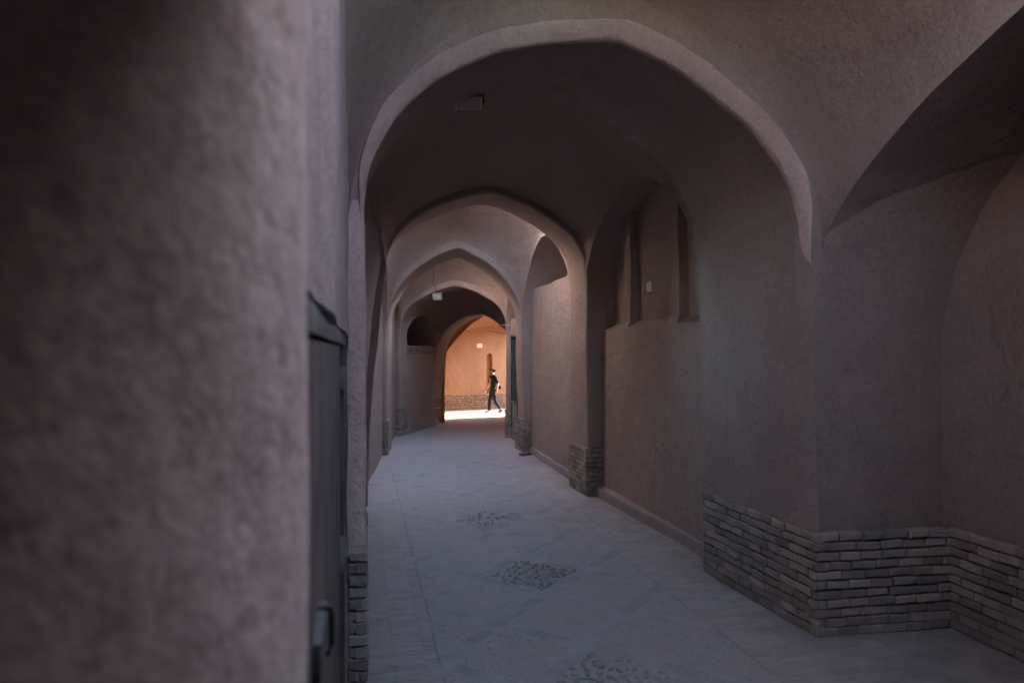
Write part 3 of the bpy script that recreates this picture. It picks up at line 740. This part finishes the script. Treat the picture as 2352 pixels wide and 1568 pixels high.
# ---- lamps
def lamp(loc, u, label, tilt, w_, h_, d_, body='lampbody'):
    t = thing('flood_light', loc, label, 'lamp')
    parts = []
    bm = bmesh.new(); box(bm, -w_/2, w_/2, -d_/2, d_/2, -h_/2, h_/2, .012); parts.append(link('housing', bm, M[body], None))
    bm = bmesh.new(); box(bm, -w_*.43, w_*.43, -d_/2-.012, -d_/2+.004, -h_*.40, h_*.40, .004); parts.append(link('glass', bm, M['glass'], None))
    bm = bmesh.new(); tube(bm, [(-w_/2-.012, 0, 0), (-w_/2-.012, d_*.9, h_*.35), (w_/2+.012, d_*.9, h_*.35), (w_/2+.012, 0, 0)], .01); parts.append(link('bracket', bm, M['iron'], None))
    v = Vector((-u.y, u.x, 0))
    mt = Matrix.Translation(loc) @ Matrix(((u.x, v.x, 0, 0), (u.y, v.y, 0, 0), (0, 0, 1, 0), (0, 0, 0, 1))) @ Matrix.Rotation(tilt, 4, 'X')
    for p_ in parts: p_.data.transform(mt); setparent(p_, t)
    return t, mt
p1 = at(1077, 5.75, 236)
lt, mt = lamp(p1, Vector((CT, -ST, 0)), 'old lamp with a yellowed side under the rear edge of the first arch', R(35), .22, .10, .09, 'lampside')
bm = bmesh.new(); box(bm, -.075, .075, -.055, .02, .058, .10, .004); o = link('side_plate', bm, M['lampside'], None); o.data.transform(mt @ Matrix.Rotation(R(-24), 4, 'Y')); setparent(o, lt)
p2 = at(1005, 16.55, 681)
lamp(p2, A4.u, 'small grey floodlight on the face of the fourth arch, below a hanging wire', R(25), .24, .17, .08)
bm = bmesh.new(); ca = at(996, 15.6, 612); cb = at(994, 15.9, 650)
tube(bm, [ca, ca.lerp(cb, .5)+Vector((.01, 0, -.01)), cb, cb+Vector((.03, 0, .0)), p2+Vector((-.03, 0, .16)), p2+Vector((0, .02, .07))], .008)
tag(link('cable', bm, M['cable']), 'thin black wire hanging down to the floodlight on the fourth arch', 'cable')
bm = bmesh.new(); ca, cb = at(1168, 16.2, 747), at(1135, 20.2, 752)
tube(bm, [ca, ca.lerp(cb, .4)+Vector((0, 0, .04)), ca.lerp(cb, .7)+Vector((0, 0, .03)), cb], .007)
tag(link('cable', bm, M['white']), 'thin pale wire at the top right of the dark archway', 'cable')
bm = bmesh.new(); ca, cb, cc = at(1120, 27.2, 760), at(1150, 27.6, 766), at(1175, 27.9, 768)
tube(bm, [ca+wn*.1, cb+wn*.12, cc+wn*.14], .010)
tag(link('cable', bm, M['cable']), 'thin dark wire high on the orange end wall, right of the notice', 'cable')
# pale tile on the right wall of bay 1
pt_ = B1.edge(ty(7.70), 1)+B1.outdir(ty(7.7), 1)*.408; pt_.z = 2.78
bm = bmesh.new(); box(bm, -.012, .012, -.075, .075, -.06, .06, .004); bm2 = [v.co for v in bm.verts]
o = link('tile_plate', bm, M['tileplate']); o.location = pt_
tag(o, 'small pale square tile set in the middle blind panel of the right wall', 'tile')
# loose brick at the foot of the third arch
bm = bmesh.new(); box(bm, -.11, .11, -.06, .06, -.03, .03, .012)
for v in bm.verts: v.co += noise.noise_vector(v.co*20)*.006
o = link('loose_brick', bm, M['brick']); o.location = (*at(1206, 13.1).xy, .028); o.rotation_euler = (.02, -.03, .3)
tag(o, 'loose grey brick lying on the ground at the right foot of the third arch', 'brick')

# ------------------------------------------------------------------ ground
bm = bmesh.new()
ys = lin(-8, 0, 16)+lin(0, 13, 130)[1:]+lin(13, 34, 70)[1:]; xs = lin(-2, 0, 4)+lin(0, 3.3, 44)[1:]+lin(3.3, 20, 24)[1:]
grid(bm, [[Vector((x, y, zf(y)+.012*noise.noise(Vector((x*1.1, y*.8, 2)))+.004*noise.noise(Vector((x*4, y*3, 4))))) for x in xs] for y in ys])
tag(link('path', bm, M['paving']), 'patterned paving of the passage floor', None, None, 'structure')
bm = bmesh.new(); q0 = WL+wn*2.75-wd*1.5
grid(bm, [[q0+wd*s+wn*(-2.75)*t+Vector((0, 0, -.362+.004*noise.noise(Vector((s*2, t*6, 1))))) for t in lin(0, 1, 12)] for s in lin(0, 18, 60)])
tag(link('alley_paving', bm, M['slabs']), 'sunlit stone slabs along the end wall', None, None, 'structure')
bm = bmesh.new(); grid(bm, [[Vector((x, y, -.62)) for x in (-400, 400)] for y in (-400, 400)])
tag(link('ground', bm, M['earth']), 'bare earth round the houses', None, None, 'structure')
# pebble diamonds
bm = bmesh.new(); lay = bm.faces.layers.float.new('tone'); rg = random.Random(5)
for cy in (3.9, 5.95, 8.0):
    cnt = 0; pts = []
    for _ in range(900):
        a, b = rg.uniform(-.42, .42), rg.uniform(-.42, .42)
        if abs(a)+abs(b) > .41: continue
        if any((a-c)**2+(b-d)**2 < .041**2 for c, d in pts): continue
        pts.append((a, b))
    if cy > 7: pts = pts[::2]
    for a, b in pts:
        r = bmesh.ops.create_icosphere(bm, subdivisions=2, radius=1)
        s1, s2, s3, an = rg.uniform(.018, .032), rg.uniform(.012, .02), rg.uniform(.008, .015)*(1 if cy < 7 else .3), rg.uniform(0, 3.14)
        t = rg.random()
        for v in r['verts']:
            x, y = v.co.x*s1, v.co.y*s2
            v.co = Vector((1.5+a+x*math.cos(an)-y*math.sin(an), cy+b+x*math.sin(an)+y*math.cos(an), zf(cy)+.004+v.co.z*s3))
        for f in {f for v in r['verts'] for f in v.link_faces}: f[lay] = t
tag(link('pebbles', bm, M['pebble']), 'diamonds of rounded pebbles set in the paving', 'pebbles', None, 'stuff')

# ------------------------------------------------------------------ unseen masses round the passage, most added to block or bounce the sun
M['pale'] = simple('pale outer plaster', (.58, .46, .38), .95, .15, 1.5)  # pale so the added left mass bounces more sun
def block(x0, x1, y0, y1, z0, z1, label, mat=None):
    bm = bmesh.new(); box(bm, x0, x1, y0, y1, z0, z1, .03)
    return tag(link('house', bm, mat or M['house']), label, 'house')
block(4.75, 12, 6.6, 9.3, -.5, 5.4, 'low unseen mass added right of the second bay, kept low to let sun over')  # height set so the sun clears it and reaches the yard
block(4.75, 12, -2.4, 6.55, -.5, 7.2, 'tall unseen mass added right of the passage to keep sun off the nearest bays')  # added to stop direct sun falling through the nearest roof hole
block(4.75, 12, 9.35, 13.6, -.5, 6.5, 'mid height unseen mass added right of the passage to limit the sun')  # added sun blocker, height tuned for the bay behind the second arch
block(4.75, 12, 13.65, 18.6, -.5, 6.1, 'lower unseen mass added right of the far half of the passage to limit the sun')  # added to keep direct sun patches out of the far bays
block(-.6, 4.74, -1.4, .75, 2.5, 4.3, 'unseen mass added above the viewpoint to shade the close left wall')  # added overhead to darken the near end of the left wall
block(-.6, 4.74, -2.4, -1.45, -.5, 4.3, 'unseen mass added behind the viewpoint to shut out light from the rear')  # added so no light comes in from behind the camera
block(3.14, 4.74, .76, 2.62, -.5, 5.6, 'broad unseen mass added right of the viewpoint to darken the recess')  # out of view, added only to shade the right recess
block(-7, -.62, -6, 5.6, -.5, 5.0, 'mud house along the left side of the nearest bay')
block(-7, -.62, 9.3, 21, -.5, 8.5, 'tall pale unseen mass added left of the far passage to bounce sun into its bays', M['pale'])  # made tall and pale as a reflector above the roof holes
block(-14, -12.0, 5.0, 11, -.5, 4.5, 'unseen mass added far left to bounce sun through the left wall opening')  # added sunlit surface facing the opening in the left wall

# ------------------------------------------------------------------ person
def person():
    fwd_ang = R(-20)
    left_scr = Vector((-CT, ST, 0)); away = Vector((ST, CT, 0))
    F = (left_scr*math.cos(fwd_ang)+away*math.sin(fwd_ang)).normalized(); Lf = Vector((-F.y, F.x, 0))
    base = at(1133, 25.7); base.z = -.358
    T = lambda f, l, z: base+F*f-Lf*l+Vector((0, 0, z))
    root = thing('person', base, 'man in dark clothes walking to the left past the orange end wall', 'person')
    def skin(name, nodes, edges, mat, sub=2, rootnode=0):
        bm = bmesh.new(); vs = [bm.verts.new(T(*n[0])) for n in nodes]
        for a, b in edges: bm.edges.new((vs[a], vs[b]))
        me = bpy.data.meshes.new('tmp'); bm.to_mesh(me); bm.free()
        o = bpy.data.objects.new('tmp', me); col.objects.link(o)
        sm = o.modifiers.new('s', 'SKIN'); o.modifiers.new('u', 'SUBSURF').levels = sub
        sm.use_smooth_shade = True
        for i, n in enumerate(nodes):
            r = n[1]; sv = me.skin_vertices[0].data[i]; sv.radius = (r, r) if not isinstance(r, tuple) else r; sv.use_root = (i == rootnode)
        dg = bpy.context.evaluated_depsgraph_get(); dg.update()
        m2 = bpy.data.meshes.new_from_object(o.evaluated_get(dg)); bpy.data.objects.remove(o)
        m2.name = name; m2.materials.clear(); m2.materials.append(mat)
        m2.polygons.foreach_set('use_smooth', [True]*len(m2.polygons))
        ob = bpy.data.objects.new(name, m2); col.objects.link(ob); return setparent(ob, root)
    # joints (forward, left, up)
    J = dict(pel=(0, 0, .94), waist=(.0, 0, 1.08), chest=(.01, 0, 1.28), neck0=(.015, 0, 1.43), neck=(.035, 0, 1.50), head=(.055, 0, 1.575), top=(.045, 0, 1.675),
      hl=(0, .09, .90), kl=(.10, .10, .50), al=(.13, .10, .10), tl=(.30, .11, .035),
      hr=(0, -.09, .90), kr=(-.02, -.10, .50), ar=(-.26, -.10, .17), tr=(-.17, -.10, .035),
      sl=(.02, .19, 1.40), el=(.07, .26, 1.13), wl=(.22, .29, .88),
      sr=(0, -.19, 1.40), er=(-.10, -.25, 1.13), wr=(-.04, -.29, .89))
    names = list(J); ix = {n: i for i, n in enumerate(names)}
    rad = dict(pel=(.13, .11), waist=(.138, .105), chest=(.168, .12), neck0=.07, neck=.055, head=(.075, .085), top=.06, hl=.085, kl=.058, al=.04, tl=.032, hr=.085, kr=.058, ar=.04, tr=.032,
      sl=.06, el=.043, wl=.028, sr=.06, er=.043, wr=.028)
    nodes = [(J[n], rad[n]) for n in names]
    E = [('pel', 'waist'), ('waist', 'chest'), ('chest', 'neck0'), ('neck0', 'neck'), ('neck', 'head'), ('head', 'top'), ('pel', 'hl'), ('hl', 'kl'), ('kl', 'al'), ('al', 'tl'), ('pel', 'hr'), ('hr', 'kr'), ('kr', 'ar'), ('ar', 'tr'),
         ('neck0', 'sl'), ('sl', 'el'), ('el', 'wl'), ('neck0', 'sr'), ('sr', 'er'), ('er', 'wr')]
    edges = [(ix[a], ix[b]) for a, b in E]
    # hands: palm + five fingers
    for s_, w_ in (('l', 'wl'), ('r', 'wr')):
        wv = Vector(J[w_]); ev = Vector(J['e'+s_]); d = (wv-ev).normalized(); f_ = Vector((1, 0, 0)); f_ = (f_-d*f_.dot(d)).normalized()
        palm = wv+d*.06; nodes.append((tuple(palm), (.026, .034))); pi_ = len(nodes)-1; edges.append((ix[w_], pi_))
        side = d.cross(f_)
        for kf, off in enumerate((-.028, -.010, .009, .026)):
            k1 = palm+d*.04+f_*off; k2 = k1+d*(.034+.008*(kf in (1, 2)))+side*.008*(1 if s_ == 'l' else -1); k3 = k2+d*.024+side*.016*(1 if s_ == 'l' else -1)
            for q, r_ in ((k1, .0095), (k2, .0085), (k3, .0075)): nodes.append((tuple(q), r_))
            n_ = len(nodes); edges += [(pi_, n_-3), (n_-3, n_-2), (n_-2, n_-1)]
        t1 = palm+f_*.04+d*.0; t2 = t1+f_*.012+d*.034; nodes += [(tuple(t1), .011), (tuple(t2), .009)]; n_ = len(nodes); edges += [(pi_, n_-2), (n_-2, n_-1)]
    # face: nose, ears, chin
    for q, r_ in (((.155, 0, 1.575), .014), ((.125, 0, 1.525), .04), ((.05, .085, 1.58), .02), ((.05, -.085, 1.58), .02)):
        nodes.append((q, r_)); edges.append((ix['head'], len(nodes)-1))
    skin('body', nodes, edges, M['skin'])
    # clothes, just outside the body
    def sub(keys, E2, grow, extra=()):
        nn = [(J[a], tuple(v+grow for v in rad[a]) if isinstance(rad[a], tuple) else rad[a]+grow) for a in keys]+list(extra)
        return nn, [(keys.index(a), keys.index(b)) for a, b in E2]
    ks = ['chest', 'waist', 'pel', 'neck0', 'sl', 'el', 'sr', 'er']
    nn, ee = sub(ks, [('chest', 'waist'), ('waist', 'pel'), ('chest', 'neck0'), ('neck0', 'sl'), ('sl', 'el'), ('neck0', 'sr'), ('sr', 'er')], .020, extra=[((0, 0, .86), (.155, .135))]); ee.append((2, 8))
    skin('shirt', nn, ee, M['shirt'])
    ks = ['pel', 'hl', 'kl', 'al', 'hr', 'kr', 'ar']
    nn, ee = sub(ks, [('pel', 'hl'), ('hl', 'kl'), ('kl', 'al'), ('pel', 'hr'), ('hr', 'kr'), ('kr', 'ar')], .024, extra=[((0, 0, 1.02), (.145, .12))]); ee.append((0, 7))
    skin('trousers', nn, ee, M['trousers'])
    for a, t, m_ in (('al', 'tl', 'shoe_pale'), ('ar', 'tr', 'shoe')):
        av, tv = Vector(J[a]), Vector(J[t]); heel = av+Vector((-.05, 0, -.055)) if a == 'al' else av+Vector((-.07, 0, -.02))
        skin('shoe', [(tuple(av), .045), (tuple(heel), .036), (tuple(heel.lerp(tv, .55)), .045), (tuple(tv), .036)], [(0, 1), (1, 2), (2, 3), (0, 2)], M[m_], rootnode=2)
    skin('hair', [((.03, 0, 1.655), (.085, .075)), ((-.02, 0, 1.61), (.075, .07)), ((.10, 0, 1.675), .04), ((-.025, 0, 1.55), .055), ((.145, 0, 1.663), .018)], [(0, 1), (0, 2), (1, 3), (2, 4)], M['hair'])
    skin('beard', [((.125, 0, 1.515), .042), ((.085, .045, 1.53), .03), ((.085, -.045, 1.53), .03)], [(0, 1), (0, 2)], M['hair'])
    # small bag slung behind the right hip
    bm = bmesh.new(); box(bm, -.05, .05, -.075, .075, -.06, .06, .02)
    bp = T(-.21, -.10, 1.0)
    o = link('shoulder_bag', bm, M['bag']); o.location = bp; o.rotation_euler = (0, .15, math.atan2(F.y, F.x))
    tag(o, 'small black bag slung at the back of the walking man', 'bag')
person()

# ------------------------------------------------------------------ light
sunh = (wd*math.cos(R(4))-wn*math.sin(R(4))).normalized(); EL = R(30)
tosun = Vector((sunh.x*math.cos(EL), sunh.y*math.cos(EL), math.sin(EL)))
ld = bpy.data.lights.new('sun', 'SUN'); ld.energy = 2.0; ld.angle = R(.5); ld.color = (1, .93, .84)
lo = bpy.data.objects.new('sun', ld); col.objects.link(lo); lo.rotation_euler = (-tosun).to_track_quat('-Z', 'Y').to_euler()
w = bpy.data.worlds.new('World'); sc.world = w; w.use_nodes = True
nt = w.node_tree; bg = nt.nodes['Background']; bg.inputs['Strength'].default_value = .15
sky = nt.nodes.new('ShaderNodeTexSky'); sky.sky_type = 'NISHITA'; sky.sun_disc = False
sky.sun_elevation = EL; sky.sun_rotation = math.atan2(tosun.x, tosun.y)
mx = nt.nodes.new('ShaderNodeMix'); mx.data_type = 'RGBA'; mx.blend_type = 'MULTIPLY'; mx.inputs[0].default_value = 1; mx.inputs[7].default_value = (.98, .975, .92, 1)
nt.links.new(sky.outputs[0], mx.inputs[6]); nt.links.new(mx.outputs[2], bg.inputs[0])
# ------------------------------------------------------------------ camera
cd = bpy.data.cameras.new('camera'); cd.lens = 24; cd.sensor_width = 36; cd.shift_y = 22/2352
cd.clip_start = .02; cd.clip_end = 1000
cd.dof.use_dof = True; cd.dof.focus_distance = 9; cd.dof.aperture_fstop = 2.2
co = bpy.data.objects.new('camera', cd); col.objects.link(co); co.location = (0, 0, CAMZ); co.rotation_euler = (R(90), 0, -TH)
sc.camera = co
sc.view_settings.view_transform = 'Standard'; sc.view_settings.look = 'None'; sc.view_settings.gamma = 1; sc.view_settings.exposure = 4.65
cy = sc.cycles; cy.max_bounces = 12; cy.diffuse_bounces = 8; cy.use_denoising = True; cy.caustics_reflective = False; cy.caustics_refractive = False
cy.sample_clamp_indirect = 6
